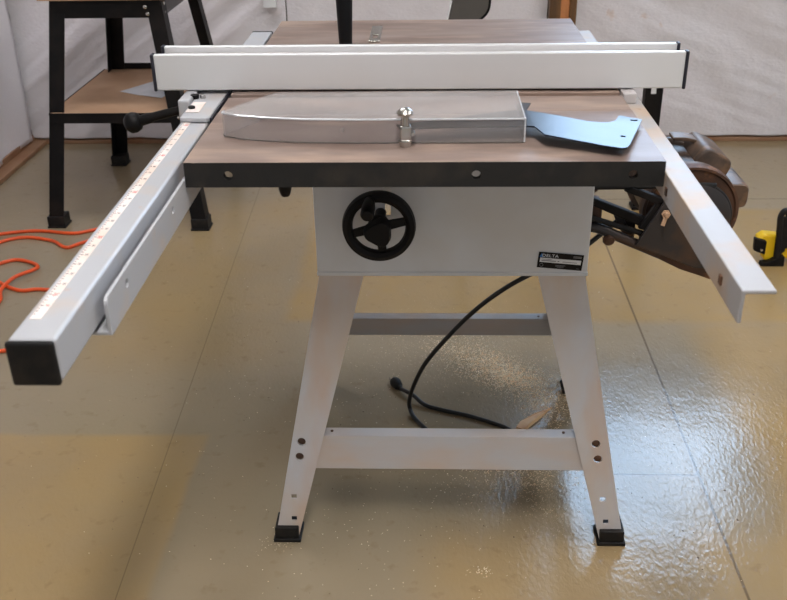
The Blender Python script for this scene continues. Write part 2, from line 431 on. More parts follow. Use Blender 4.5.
# main casting y .254-.762 ; wings each side
bm = B(); box(bm, -.343, .343, .2545, .7615, .826, ZT); o = obj('main_table', bm, M['iron'], saw, bevel=.0012)
c = B(); box(c, -.5, .5, .344, .363, .853, .9); cut(o, c)
c = B(); box(c, -.5, .5, .644, .664, .853, .9); cut(o, c)
bm = B(); box(bm, -.17, .17, .49, .53, ZT, ZT+.0006); obj('throat_plate', bm, M['steel_blue'], saw)
def wing(y0, y1, skirt):
    bm = B(); box(bm, -.343, .343, y0, y1, .8265, ZT); o = obj('extension_wing', bm, M['iron'], saw)
    c = B(); box(c, -.331, .331, y0+.012, (y0+y1)/2-.006, .80, .855); cut(o, c)
    c = B(); box(c, -.331, .331, (y0+y1)/2+.006, y1-.012, .80, .855); cut(o, c)
    c = B()
    for hx in (-.280, .077, .299): cyl(c, (hx, skirt-.03, .8445), (hx, skirt+.03, .8445), .0068, seg=20)
    cut(o, c)
    # machined top is bare, the rest is blackened
    o.data.materials.append(M['black_iron'])
    for q in o.data.polygons:
        if not (q.normal.z > .9 and q.center.z+worldloc(saw).z > ZT-.002): q.material_index = 1
    return o
wing(0, .254, 0.); wing(.762, 1.016, 1.016)
bm = B(); lathe(bm, (-.206, .045, .8262), (0, 0, -1), [(0, .010), (.018, .010), (.026, .008), (.030, .006), (.031, 0.002)], 16)
obj('wing_bolt', bm, M['black'], saw, smooth=True)
bm = B(); cyl(bm, (-.206, .045, .826), (-.206, .045, .856), .009); obj('bolt_boss', bm, M['black_iron'], saw)

# cabinet
CX0, CX1, CY0, CY1, CZ0 = -.194, .296, .268, .682, .557
bm = B(); box(bm, CX0, CX1, CY0, CY1, CZ0, .8258); cab = obj('cabinet', bm, M['paint'], saw, bevel=.005, seg=3)
c = B(); box(c, CX0+.003, CX1-.003, CY0+.003, CY1-.003, CZ0-.01, .815); cut(cab, c)
c = B(); box(c, -.068, -.058, CY0-.02, CY0+.02, .672, .745); cut(cab, c)
bm = B()
box(bm, CX0-.001, CX1+.001, CY0-.0015, CY0+.006, CZ0-.004, CZ0+.004); obj('bottom_lip', bm, M['paint'], cab, bevel=.0015)
# nameplate
yl = CY0-.0012
npm = Matrix.Translation((.246, yl, .583)) @ Matrix.Rotation(math.radians(5.2), 4, 'Y') @ Matrix.Rotation(math.pi/2, 4, 'X')
def plate(parts, z):
    bm = B()
    for x0, x1, y0, y1 in parts: box(bm, x0, x1, y0, y1, z, z+.0004)
    bmesh.ops.transform(bm, matrix=npm, verts=bm.verts[:]); return bm
npl = obj('nameplate', plate([(-.0405, .0405, -.0155, .0155)], 0.), M['black'], saw, bevel=.0002); npl['label'] = 'black DELTA nameplate'
obj('serial_strip', plate([(-.037, .037, -.004, .0045)], .0005), M['white'], npl)
bm = text('t', 'DELTA', .0080, None, None, npm @ Matrix.Translation((-.0195, .0092, .0008)) @ Matrix.Scale(1.25, 4, (1, 0, 0)))
obj('brand_lettering', bm, M['white'], npl)
bm = B(); loft(bm, [(-.0385, .0060, .0005), (-.0315, .0060, .0005), (-.035, .0135, .0005)], [(-.0385, .0060, .001), (-.0315, .0060, .001), (-.035, .0135, .001)])
bmesh.ops.transform(bm, matrix=npm, verts=bm.verts[:]); obj('triangle_logo', bm, M['logo_blue'], npl)
bm = B()
for i in range(20):
    a = i*math.tau/20; b_ = (i+1)*math.tau/20
    q = [(-.033+r*math.cos(k), -.0098+r*math.sin(k)) for r, k in ((.0034, a), (.0034, b_), (.0026, b_), (.0026, a))]
    loft(bm, [(x, y, .0005) for x, y in q], [(x, y, .0009) for x, y in q])
bmesh.ops.transform(bm, matrix=npm, verts=bm.verts[:]); obj('ring_mark', bm, M['grey_print'], npl)
obj('fine_print', plate([(.022, .037, .0085, .0098), (.022, .037, .0108, .0121), (-.008, .010, -.0088, -.0078), (-.008, .008, -.0108, -.0100), (-.005, .007, -.0126, -.0120), (.030, .036, -.0126, -.0120)], .0005), M['grey_print'], npl)
obj('stamped_text', plate([(-.034, -.008, -.0012, .0002), (-.005, -.002, -.0012, .0004), (.004, .030, -.0010, -.0002), (-.034, -.015, .0018, .0026)], .001), M['grey_print'], npl)

# handwheel, in front of the cabinet
hc = Vector((-.076, .205, .6765))
bm = B(); lathe(bm, hc+Vector((0, .012, 0)), (0, -1, 0), [(0, .0475), (-.003, .055), (0, .0625), (.009, .0635), (.018, .0615), (.022, .054), (.018, .0470), (.008, .0452), (0, .0475)], 56)
# turn the solid profile into an open ring: drop end caps
for f in [f for f in bm.faces if len(f.verts) > 8]: bm.faces.remove(f)
bmesh.ops.remove_doubles(bm, verts=bm.verts[:], dist=1e-5)
hw = obj('handwheel', bm, M['black'], saw, smooth=True)
for a in (12, 277, 196):
    a = math.radians(a); d = Vector((math.cos(a), 0, math.sin(a))); n_ = Vector((-d.z, 0, d.x))
    bm = B(); p0 = hc+d*.010; p1 = hc+d*.052
    loft(bm, [p0+n_*.0085+Vector((0, y, 0)) for y in (-.004,)]+[p0+n_*.0085+Vector((0, .005, 0)), p0-n_*.0085+Vector((0, .005, 0)), p0-n_*.0085+Vector((0, -.004, 0))],
         [p1+n_*.0068+Vector((0, -.001, 0)), p1+n_*.0068+Vector((0, .006, 0)), p1-n_*.0068+Vector((0, .006, 0)), p1-n_*.0068+Vector((0, -.001, 0))])
    obj('spoke', bm, M['black'], hw, bevel=.0015)
bm = B(); lathe(bm, hc+Vector((0, .066, 0)), (0, -1, 0), [(0, .010), (.05, .010), (.052, .018), (.064, .020), (.070, .017)], 24)
obj('hub', bm, M['black'], hw, smooth=True)
bm = B(); ring = []
for i in range(36):
    a = i*math.tau/36; r = .0245+.0030*math.cos(3*(a-math.radians(60)))
    ring.append((hc.x+r*math.cos(a), hc.z-.004+r*math.sin(a)))
loft(bm, [(x, hc.y-.006, z) for x, z in ring], [(hc.x+(x-hc.x)*.86, hc.y-.026, hc.z-.004+(z-hc.z+.004)*.86) for x, z in ring])
obj('lock_knob', bm, M['black'], hw, bevel=.002)
bm = B(); h0 = hc+Vector((-.014, .004, .050))
lathe(bm, h0, (-.02, -1, -.06), [(0, .006), (.006, .0065), (.010, .009), (.035, .0115), (.062, .0115), (.068, .009), (.069, .005)], 24)
obj('crank_handle', bm, M['black'], hw, smooth=True)

# stand: four tapered sheet-metal legs
def leg(sx, front):
    """corner leg: broad face to the front or back, flange to the side"""
    top_out, top_in = (.1895 if sx < 0 else .2915), (.1075 if sx < 0 else .2055)
    bot_out, bot_in = (.2975 if sx < 0 else .397), (.251 if sx < 0 else .350)
    X = lambda v: sx*v
    Yc = (CY0+CY1)/2
    fy = (lambda y: y) if front else (lambda y: 2*Yc-y)
    yt, yb, zt, zb = CY0+.004, .181, .562, .012
    th = .003
    bm = B()
    def prof(out, inn, y, z, dep):
        P = [(out, 0), (inn, 0), (inn, th), (out-th, th), (out-th, dep), (out, dep)]
        return [(X(px), fy(y+py), z) for px, py in P]
    loft(bm, prof(bot_out, bot_in, yb, zb, .040), prof(top_out, top_in, yt, zt, .075))
    o = obj('leg', bm, M['leg_paint'], saw)
    c = B()
    fx = lambda z: ((top_out+top_in)/2, (bot_out+bot_in)/2)
    def at(px, z):
        y = yb+(yt-yb)*(z-zb)/(zt-zb); return (px, fy(y), z)
    hx = (-.238, -.243, -.258, -.2595) if sx < 0 else (.332, .3375, .352, .361)
    for x_, z_ in ((hx[0], .218), (hx[1], .186)):
        q = Vector(at(x_, z_)); cyl(c, q+Vector((0, -.02, 0)), q+Vector((0, .02, 0)), .0085, seg=18)
    for x_, z_ in ((hx[2], .099), (hx[3], .050)):
        q = at(x_, z_); box(c, q[0]-.0055, q[0]+.0055, q[1]-.02, q[1]+.02, q[2]-.0048, q[2]+.0048)
    cut(o, c)
    # bolt ends sitting just inside the round holes
    for x_, z_ in ((hx[0], .218), (hx[1], .186)):
        q = Vector(at(x_, z_)); s_ = 1 if front else -1
        b2 = B(); lathe(b2, q+Vector((0, s_*.0045, 0)), (0, -s_, 0), [(0, .0076), (.0025, .0072), (.004, .0045)], 12)
        obj('bolt', b2, M['rust'], o, smooth=True)
    # rubber foot
    x0, x1 = sorted((X(bot_out+.003), X(bot_in-.002)))
    ya, yb2 = sorted((fy(yb-.007), fy(yb+.046)))
    b2 = B(); box(b2, x0-.002, x1+.002, ya-.002, yb2+.002, 0, .008); box(b2, x0+.002, x1-.002, ya+.001, yb2-.001, .008, .034)
    obj('rubber_foot', b2, M['rubber'], o, bevel=.002)
for sx in (-1, 1):
    for fr in (True, False): leg(sx, fr)
# stretchers
def brace_x(y0, s):
    bm = B()
    loft(bm, [(-.232, y0+s*.0, .159), (.330, y0, .159), (.312, y0+s*.014, .227), (-.214, y0+s*.014, .227)],
         [(-.232, y0+s*.0025, .159), (.330, y0+s*.0025, .159), (.312, y0+s*.0165, .227), (-.214, y0+s*.0165, .227)])
    ya, yb = sorted((y0+s*.014, y0+s*.042))
    box(bm, -.205, .302, ya, yb, .225, .2275)
    o = obj('stretcher', bm, M['brace_paint'], saw, bevel=.001)
    for x_ in (-.180, .272):
        b2 = B(); cyl(b2, (x_, y0+s*.03, .227), (x_, y0+s*.03, .2288), .003, seg=10); obj('rivet', b2, M['rust'], o)
brace_x(.2085, 1); brace_x(.7415, -1)
def brace_y(x0, s):
    bm = B(); box(bm, min(x0, x0+s*.0025), max(x0, x0+s*.0025), .222, .728, .165, .239)
    xa, xb = sorted((x0, x0-s*.035)); box(bm, xa, xb, .26, .69, .2365, .239)
    obj('stretcher', bm, M['brace_paint'], saw)
brace_y(-.247, -1); brace_y(.345, 1)

# front rail tube with scale
RX0, RX1, RZ0, RZ1 = -.4055, -.3575, .803, .852
bm = B(); box(bm, RX0, RX1, -.486, .955, RZ0, RZ1)
rail = obj('front_rail', bm, M['rail_paint'], saw, bevel=.004, seg=3)
for y0, y1 in ((-.4935, -.486), (.955, .962)):
    bm = B(); box(bm, RX0-.0005, RX1+.0005, y0, y1, RZ0-.0005, RZ1+.0005); o = obj('end_cap', bm, M['rubber'], rail, bevel=.003); o['label'] = 'black end cap'
tp = B(); box(tp, -.3985, -.3865, -.444, .60, RZ1, RZ1+.0006); tape = obj('scale_tape', tp, M['tape'], rail); tape['label'] = 'ivory ruler tape'
blade_y = .525
bm = B(); red = B(); inch = .0254
k = 0; y = blade_y
while y > -.436:
    if k % 4 == 0: L = .0046
    elif k % 2 == 0: L = .0032
    else: L = .0022
    box(bm, -.3978, -.3978+L*.8, y-.0005, y+.0005, RZ1+.0006, RZ1+.0009)
    k += 1; y -= inch/4
for n in range(1, 38):
    y = blade_y-n*inch
    mt = Matrix.Translation((-.3904, y, RZ1+.0008)) @ Matrix.Rotation(-math.pi/2, 4, 'Z')
    big_ = n % 6 == 0
    b2 = text('t', str(n), .0085 if big_ else .0052, None, None, mt, .0001)
    me = bpy.data.meshes.new('x'); b2.to_mesh(me); b2.free()
    (red if big_ or n == 37 else bm).from_mesh(me); bpy.data.meshes.remove(me)
# tape children would be a fourth level, so the marks hang on the rail
nb = len(bm.faces); me = bpy.data.meshes.new('x'); red.to_mesh(me); red.free(); bm.from_mesh(me)
bm.faces.ensure_lookup_table()
for q in bm.faces[nb:]: q.material_index = 1
o = obj('scale_marks', bm, M['ink'], rail); o.data.materials.append(M['red_ink'])
# angle iron carrying the tube
bm = B()
prism_x(bm, [(-.372, .792), (.90, .792), (.90, .8385), (-.361, .8385), (-.367, .837), (-.3705, .8345), (-.372, .830)], -.3480, -.3435)
ang = obj('rail_angle', bm, M['rail_paint'], saw, bevel=.0008)
c = B()
for y_, z_ in ((-.077, .823), (-.300, .822)):
    cyl(c, (-.37, y_, z_), (-.33, y_, z_), .0052, seg=14)
cut(ang, c)
bm = B(); box(bm, -.392, -.3478, -.372, .90, .7922, .7965); obj('angle_base', bm, M['rail_paint'], ang, bevel=.0008)
# spacers that tie the tube to the angle
for y_ in (-.25, .1, .5, .8):
    bm = B(); cyl(bm, (-.375, y_, .7965), (-.375, y_, .8035), .006, seg=12); obj('rail_bolt', bm, M['chrome'], ang)
# rear angle rail
bm = B()
prism_y(bm, [(.3435, .808), (.348, .808), (.348, .8435), (.3805, .8435), (.3805, .848), (.3435, .848)], -.369, .958)
rr_ = obj('rear_rail', bm, M['rear_rail'], saw, bevel=.0015)
for y_ in (-.298, -.019):
    bm = B(); box(bm, .3415, .3437, y_-.005, y_+.005, .820, .832); obj('slot_filler', bm, M['rust'], rr_, bevel=.001)  # rusty block added where the rail has an open slot, stops light showing through

# motor hung at the rear on its bracket
mot = Vector((.527, 0, .591))
bm = B()
lathe(bm, (mot.x, .50, mot.z), (0, 1, 0), [(0, .030), (.002, .075), (.006, .090), (.02, .092), (.03, .080), (.16, .080), (.17, .091), (.18, .091), (.192, .070), (.20, .02)], 48)
motor = obj('motor', bm, M['motor'], saw, smooth=True)
bm = B(); lathe(bm, (mot.x, .476, mot.z), (0, 1, 0), [(0, .089), (0, .094), (.020, .096), (.022, .090), (.0225, .02), (.006, .02), (.005, .086), (0, .089)], 56)
for f in [f for f in bm.faces if len(f.verts) > 8]: bm.faces.remove(f)
bmesh.ops.remove_doubles(bm, verts=bm.verts[:], dist=1e-5)
obj('end_bell', bm, M['rust'], motor, smooth=True)
bm = B(); lathe(bm, (mot.x, .440, mot.z), (0, 1, 0), [(0, .02), (.001, .066), (.004, .070), (.008, .062), (.012, .070), (.016, .070), (.017, .012), (.06, .012)], 40)
o = obj('pulley', bm, M['dark_metal'], motor, smooth=True)
def capsule(cx, cz, w, h, ang_, y0, y1, name):
    bm = B(); prof = []
    for i in range(24):
        a = i*math.tau/24
        x = math.copysign(abs(math.cos(a))**.5, math.cos(a))*w; z = math.copysign(abs(math.sin(a))**.5, math.sin(a))*h
        prof.append((cx+x*math.cos(ang_)-z*math.sin(ang_), cz+x*math.sin(ang_)+z*math.cos(ang_)))
    sc = lambda k: [(cx+(x-cx)*k, cz+(z-cz)*k) for x, z in prof]
    loops = [(y0, .90), (y0+.002, .97), (y0+.005, 1), (y1-.02, 1), (y1-.006, .93), (y1, .75)]
    rings = [[bm.verts.new((x, yy, z)) for x, z in sc(k_)] for yy, k_ in loops]
    for r0, r1 in zip(rings, rings[1:]):
        for i in range(24):
            k_ = (i+1) % 24; bm.faces.new((r0[i], r0[k_], r1[k_], r1[i]))
    bm.faces.new(rings[0][::-1]); bm.faces.new(rings[-1])
    return obj(name, bm, M['motor'], motor, smooth=True)
capsule(.575, .647, .036, .043, math.radians(-28), .552, .69, 'capacitor_cover')
o = capsule(.641, .592, .025, .026, 0., .560, .685, 'capacitor_cover')
bm = B(); box(bm, .575, .628, .57, .68, .580, .622); obj('capacitor_foot', bm, M['dark_metal'], motor, bevel=.004)
# bracket pieces (each a real casting with thickness)
brk_poly = [(.463, .634), (.415, .539), (.473, .517), (.536, .491), (.598, .488), (.566, .550), (.542, .592)]
bm = B(); prism_y(bm, brk_poly, .430, .438)
mb = obj('motor_bracket', bm, M['dark_metal'], saw, bevel=.002)
bm = B(); prism_y(bm, [(.294, .640), (.294, .626), (.331, .614), (.437, .566), (.447, .584), (.331, .631)], .452, .470); obj('upper_arm', bm, M['black'], mb, bevel=.003)
bm = B(); tube(bm, spline([(.290, .47, .570), (.330, .455, .570), (.350, .452, .566), (.40, .448, .545), (.47, .446, .515)], 5), .0105, 12); obj('lower_arm', bm, M['dark_metal'], mb, smooth=True)
bm = B(); prism_y(bm, [(.438, .530), (.475, .512), (.536, .494), (.590, .488), (.588, .455), (.578, .452), (.560, .459), (.517, .474), (.443, .512)], .455, .520); o = obj('bottom_tray', bm, M['rust'], mb, bevel=.006); o['label'] = 'rusty brown lower shell'
bm = B(); prism_y(bm, [(.385, .650), (.40, .657), (.468, .632), (.466, .617)], .440, .456); obj('top_arm', bm, M['black'], mb, bevel=.002)
bm = B(); prism_y(bm, [(.452, .628), (.466, .630), (.436, .566), (.420, .572)], .440, .452); obj('cross_bar', bm, M['black'], mb, bevel=.002)
bm = B(); prism_y(bm, [(.368, .602), (.385, .597), (.418, .545), (.398, .545)], .470, .490); o = obj('strut', bm, M['dark_metal'], mb, bevel=.002)
bm = B(); prism_y(bm, [(.385, .595), (.425, .575), (.425, .530), (.402, .540)], .488, .496); obj('gusset', bm, M['dark_metal'], mb, bevel=.002)
bm = B(); box(bm, .296, .352, .462, .510, .566, .618); obj('pivot_block', bm, M['rust'], mb, bevel=.008)
bm = B(); lathe(bm, (.365, .450, .548), (.1, -.9, -.3), [(0, .011), (.006, .0125), (.012, .010), (.014, .004)], 20); o = obj('pivot_nut', bm, M['rust'], mb, smooth=True)
bm = B(); lathe(bm, (.4665, .429, .608), (0, -1, .05), [(0, .009), (.006, .009), (.006, .005), (.014, .005)], 6); cyl(bm, (.4655, .422, .604), (.460, .416, .588), .004, seg=10)
o = obj('lock_bolt', bm, M['brown_board'], mb, bevel=.001); o['label'] = 'rusty tan bolt'
bm = B(); prism_y(bm, [(.294, .700), (.300, .700), (.346, .628), (.338, .624)], .50, .53); obj('belt_link', bm, M['rust'], mb)
# drive belt round the pulley
bm = B(); pts = []
for i in range(13):
    a = math.radians(-80+i*160/12); pts.append((mot.x+.068*math.cos(a), .450, mot.z+.068*math.sin(a)))
pts = [(.30, .450, .60)]+pts+[(.30, .450, .655)]
tube(bm, spline(pts, 3), .006, 8); obj('drive_belt', bm, M['rubber'], mb, smooth=True)
# thin bent plate behind the capacitor
bm = B(); pts = []
for i in range(9):
    a = math.radians(70+i*3.4); pts.append((mot.x+.108*math.cos(a), mot.z+.108*math.sin(a)))
inner = [(mot.x+(x-mot.x)*.93, mot.z+(z-mot.z)*.93) for x, z in pts]
prism_y(bm, pts+inner[::-1], .62, .66); obj('cradle_plate', bm, M['motor'], motor, bevel=.002)

# power cord
path = [(.40, .52, .56), (.33, .51, .50), (.281, .50, .471), (.211, .50, .437), (.151, .52, .384), (.100, .55, .319), (.046, .57, .243), (.001, .585, .171), (-.024, .600, .106),
        (-.036, .622, .050), (-.036, .632, .015), (-.022, .600, .006), (.013, .545, .005), (.05, .48, .005), (.11, .43, .005), (.17, .44, .005), (.203, .50, .005), (.205, .556, .005),
        (.120, .610, .005), (.045, .640, .005), (.000, .660, .007), (-.030, .690, .016), (-.062, .728, .010)]
bm = B(); tube(bm, spline(path, 8), .0052, 10); pc = obj('power_cord', bm, M['cord'], saw, smooth=True)
bm = B(); pd = Vector((-.45, .88, 0)).normalized(); p0 = Vector((-.060, .726, .010))
lathe(bm, p0, pd, [(0, .006), (.010, .007), (.014, .011), (.030, .0145), (.040, .013), (.042, .010)], 14); plug = obj('plug', bm, M['rubber'], pc, smooth=True)
bm = B(); q = p0+pd*.042; a_, b_ = frame(pd)
for s in (-1, 1):
    c0 = q+a_*s*.006
    loft(bm, [c0+b_*.003+a_*.0007, c0-b_*.003+a_*.0007, c0-b_*.003-a_*.0007, c0+b_*.003-a_*.0007],
         [c0+pd*.016+b_*.003+a_*.0007, c0+pd*.016-b_*.003+a_*.0007, c0+pd*.016-b_*.003-a_*.0007, c0+pd*.016+b_*.003-a_*.0007])
obj('prong', bm, M['chrome'], pc)

# ------------------------------------------------------------------ rip fence
fen = thing('rip_fence', 'long silver rip fence lying across the saw table with twin faces', 'fence', (-.38, .41, .852))
FX0, FX1 = -.480, .452
FX0 = -.4775; tilt = lambda bm: (bmesh.ops.rotate(bm, cent=(FX0, .41, 0), matrix=Matrix.Rotation(-.007, 3, 'Z'), verts=bm.verts[:]), bm)[1]
for y0, y1, x0, x1, zt in ((.378, .3905, FX0, FX1, .9315), (.4385, .451, FX0+.004, FX1-.002, .9325)):
    bm = B(); box(bm, x0, x1, y0, y1, .868, zt); f_ = obj('face_board', tilt(bm), M['alu'], fen, bevel=.0022)
    for xa, xb in ((x0-.0055, x0), (x1, x1+.0055)):
        bm = B(); box(bm, xa, xb, y0-.0015, y1+.0015, .8665, zt+.001); o = obj('end_cap', tilt(bm), M['navy'], f_, bevel=.0018); o['label'] = 'dark end cap'
bm = B(); box(bm, -.465, .44, .391, .438, .872, .922); obj('fence_tube', tilt(bm), M['alu_core'], fen, bevel=.003)
# head that clamps the front rail
bm = B(); prism_z(bm, [(-.4045, .235), (-.3600, .230), (-.3545, .236), (-.3545, .445), (-.4045, .445)], .8530, .8610)
hd = obj('clamp_head', bm, M['rail_paint'], fen, bevel=.002)
bm = B(); box(bm, -.3535, -.3500, .232, .44, .8405, .8605); obj('guide_lip', bm, M['navy'], hd)
bm = B(); box(bm, -.4275, -.4060, .318, .440, .800, .8665); obj('clamp_body', bm, M['rail_paint'], fen, bevel=.003)
bm = B(); box(bm, -.4010, -.3780, .262, .322, .8611, .8628); o = obj('cursor_window', bm, M['tape'], hd, bevel=.001); o['label'] = 'ivory cursor window'
bm = B(); lathe(bm, (-.3945, .283, .8628), (0, 0, 1), [(0, .006), (.003, .006), (.0045, .003)], 14); obj('cursor_screw', bm, M['black'], hd, smooth=True)
bm = B(); cyl(bm, (-.4045, .352, .861), (-.4045, .352, .8675), .0075, seg=16); obj('adjuster_screw', bm, M['black'], fen, smooth=True)
bm = B(); cyl(bm, (-.390, .352, .861), (-.390, .352, .8670), .005, seg=16); obj('steel_screw', bm, M['chrome'], fen, smooth=True)
bm = B(); tube(bm, spline([(-.4285, .345, .842), (-.45, .343, .838), (-.48, .341, .831), (-.512, .339, .822)], 4), [.0075]*5+[.008]*4+[.0095]*4, 14); lv = obj('lever', bm, M['black'], fen, smooth=True)
bm = B(); lathe(bm, (-.503, .339, .825), (-1, 0, -.26), [(0, .010), (.004, .0155), (.012, .0185), (.021, .0180), (.028, .012), (.031, .004)], 24); o = obj('ball_knob', bm, M['black'], lv, smooth=True)
bm = B(); cyl(bm, (-.430, .345, .843), (-.4275, .345, .8435), .012, seg=18); o = obj('pivot_cap', bm, M['chrome'], fen, smooth=True)
bm = B(); box(bm, .3455, .3690, .345, .44, .8485, .866); obj('rear_slide', bm, M['alu_core'], fen, bevel=.002)
bm = B(); box(bm, .326, .3445, .395, .44, .8645, .872); obj('rear_pad', bm, M['black'], fen)

# ------------------------------------------------------------------ blade guard lying on the table
gd = thing('blade_guard', 'clear plastic blade guard with steel splitter lying flat on the saw table', 'blade guard', (-.05, .15, ZT))
out = [(.152, .083), (-.10, .082), (-.18, .086), (-.235, .094), (-.280, .106), (-.306, .120), (-.3085, .126), (-.306, .133), (-.288, .165), (-.255, .215), (-.240, .236), (.153, .238)]
th = .0025
def inset(poly, d):
    n = len(poly); r = []
    for i in range(n):
        a = Vector(poly[i-1]); b_ = Vector(poly[i]); c_ = Vector(poly[(i+1) % n])
        n1 = Vector((-(b_-a).y, (b_-a).x)).normalized(); n2 = Vector((-(c_-b_).y, (c_-b_).x)).normalized()
        nn = (n1+n2).normalized(); s = d/max(.3, nn.dot(n1)); r.append((b_.x+nn.x*s, b_.y+nn.y*s))
    return r
area = sum(out[i][0]*out[(i+1) % len(out)][1]-out[(i+1) % len(out)][0]*out[i][1] for i in range(len(out)))
inn = inset(out, th if area > 0 else -th)
bm = B(); z0, z1 = ZT+.0006, .9025
# side walls all round except the open right end; lid on top
n = len(out)
vb = [bm.verts.new((x, y, z0)) for x, y in out]; vt = [bm.verts.new((x, y, z1)) for x, y in out]
ib = [bm.verts.new((x, y, z0)) for x, y in inn]; it = [bm.verts.new((x, y, z1-th)) for x, y in inn]
for i in range(n):
    k = (i+1) % n
    bm.faces.new((vb[i], vb[k], vt[k], vt[i])); bm.faces.new((ib[i], it[i], it[k], ib[k])); bm.faces.new((vb[i], ib[i], ib[k], vb[k]))
bm.faces.new(vt); bm.faces.new(it[::-1])
o = obj('clear_cover', bm, M['clear'], gd, bevel=.0018)
bm = B(); tube(bm, [(x, y+(.0004 if i < 6 else 0), z1-.0012) for i, (x, y) in enumerate(out[:8])], .0016, 8); e_ = obj('lid_edge_highlight', bm, M['edge_highlight'], gd, smooth=True); e_['label'] = 'lid edge with painted highlight'  # bright tube put in as the highlight along the near lid edge
bm = B(); tube(bm, [(.1515, .236, z1-.0012), (.1515, .083, z1-.0012), (.1515, .083, z0+.0015)], .0013, 8); obj('lid_edge_highlight', bm, M['edge_highlight'], gd, smooth=True)
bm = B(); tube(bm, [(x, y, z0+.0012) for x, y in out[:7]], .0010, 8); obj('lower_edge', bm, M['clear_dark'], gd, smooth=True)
SZ = .884
sp = [(.1607, .1859), (.2101, .1644), (.2517, .1413), (.275, .138), (.2871, .142), (.2985, .1549), (.3078, .1811), (.3407, .1652), (.2977, .0357), (.2907, .0211), (.2828, .0168), (.2587, .025), (.1789, .0631), (.1674, .1017), (.1562, .1019),
      (.05, .098), (-.035, .092), (-.040, .112), (.06, .150), (.13, .182)]
sz = lambda x: .884+(.16-x)*.056 if x > .16 else .884
bm = B(); loft(bm, [(x, y, sz(x)-.0012) for x, y in sp], [(x, y, sz(x)+.0010) for x, y in sp])
# split the plate where it starts to slope
bmesh.ops.triangulate(bm, faces=[f for f in bm.faces if len(f.verts) > 4])
o = obj('splitter', bm, M['steel_blue'], gd)
c = B(); box(c, .3213, .3323, .1541, .1611, .86, .9); cyl(c, (.2943, .0722, .86), (.2943, .0722, .9), .0042, seg=14)
cut(o, c); o['label'] = 'bright steel plate'
bm = B(); loft(bm, [(.150, .236, SZ-.008), (.160, .254, SZ-.008), (.176, .250, SZ-.008), (.164, .205, SZ-.008), (.150, .200, SZ-.008)],
     [(.150, .236, SZ-.006), (.160, .254, SZ-.006), (.176, .250, SZ-.006), (.164, .205, SZ-.006), (.150, .200, SZ-.006)])
obj('support_tab', bm, M['dark_metal'], gd)
# prop that the raised plate leans on
bm = B(); cyl(bm, (.289, .10, ZT), (.289, .10, .8755), .004, seg=12); obj('locating_pin', bm, M['dark_metal'], gd)
# pivot bolt and clevis on the near side
bx = -.026
bm = B(); lathe(bm, (bx, .072, .8955), (0, 0, 1), [(0, .0065), (.014, .0065), (.0165, .0120), (.0195, .0128), (.023, .0105), (.0265, .006), (.0275, .001)], 24)
o = obj('pivot_bolt', bm, M['chrome'], gd, smooth=True); o['label'] = 'domed steel bolt'
bm = B(); box(bm, bx-.0075, bx+.0095, .0655, .0815, .8720, .8960); obj('clevis', bm, M['chrome'], gd, bevel=.003)
bm = B(); lathe(bm, (bx, .070, ZT+.0004), (0, 0, 1), [(0, .008), (.006, .010), (.009, .010), (.0095, .004)], 12); obj('acorn_nut', bm, M['chrome'], gd, smooth=True)
bm = B(); cyl(bm, (bx+.012, .0795, .884), (bx+.012, .0660, .884), .003, seg=10); obj('rivet', bm, M['chrome'], gd)
bm = B(); cyl(bm, (-.120, .0795, .886), (-.120, .0828, .886), .0032, seg=12); obj('rivet', bm, M['clear'], gd)

# ------------------------------------------------------------------ mitre gauge beyond the fence
mg = thing('mitre_gauge', 'mitre gauge with tall black tapered handle, standing just beyond the fence', 'mitre gauge', (-.155, .64, ZT))
bm = B(); box(bm, -.32, .06, .6445, .6635, .8535, .8635); obj('guide_bar', bm, M['chrome'], mg, bevel=.001)
bm = B(); pts = [(-.155+.07*math.cos(math.radians(a)), .648-.062*math.sin(math.radians(a))) for a in range(0, 181, 12)]
prism_z(bm, pts, .8645, .876); obj('protractor_head', bm, M['black'], mg, bevel=.002)
bm = B(); lathe(bm, (-.1555, .60, .876), (0, 0, 1), [(0, .010), (.010, .0105), (.012, .0125), (.10, .0160), (.140, .0175), (.155, .015), (.16, .006)], 24); o = obj('handle', bm, M['black'], mg, smooth=True)

o = None
bm = B(); box(bm, -.1215, -.0975, .772, .930, ZT+.0002, ZT+.0045); fb = obj('flat_bar', bm, M['chrome'], origin=(-.11, .85, ZT), bevel=.0008)
c = B(); box(c, -.1155, -.1035, .80, .838, .80, .9)
me = bpy.data.meshes.new('t')
cut(fb, c)
tag(fb, 'short slotted flat steel bar lying on the far part of the saw table', 'bar')

# ------------------------------------------------------------------ dark hood seen past the far table edge
hd_ = thing('dust_hood', 'dark grey rounded plastic hood on a pole behind the far table edge', 'hood', (.115, 1.70, 0))
rim_ = [(.192, .93), (.192, .83), (.191, .797), (.189, .774), (.182, .758), (.171, .746), (.148, .727), (.12, .70)]
prof = [(.062, .70), (.066, .734), (.072, .763), (.080, .797), (.09, .86), (.10, .93)]+rim_
bm = B(); prism_y(bm, prof, 1.65, 1.72); o = obj('shell', bm, M['hood'], hd_, bevel=.006, seg=3)
bm = B(); tube(bm, spline([(x, 1.652, z) for x, z in rim_], 4), .004, 8); obj('rim', bm, M['black'], hd_, smooth=True)
bm = B(); tube(bm, spline([(.058, 1.652, .70), (.062, 1.652, .734), (.068, 1.652, .763), (.075, 1.652, .795)], 4), .003, 8); obj('pale_edge', bm, M['box_white'], hd_, smooth=True)
bm = B(); cyl(bm, (.12, 1.69, .02), (.12, 1.69, .72), .014); obj('pole', bm, M['black'], hd_, smooth=True)
bm = B(); box(bm, .03, .20, 1.62, 1.78, 0, .02); obj('base', bm, M['black'], hd_, bevel=.004)

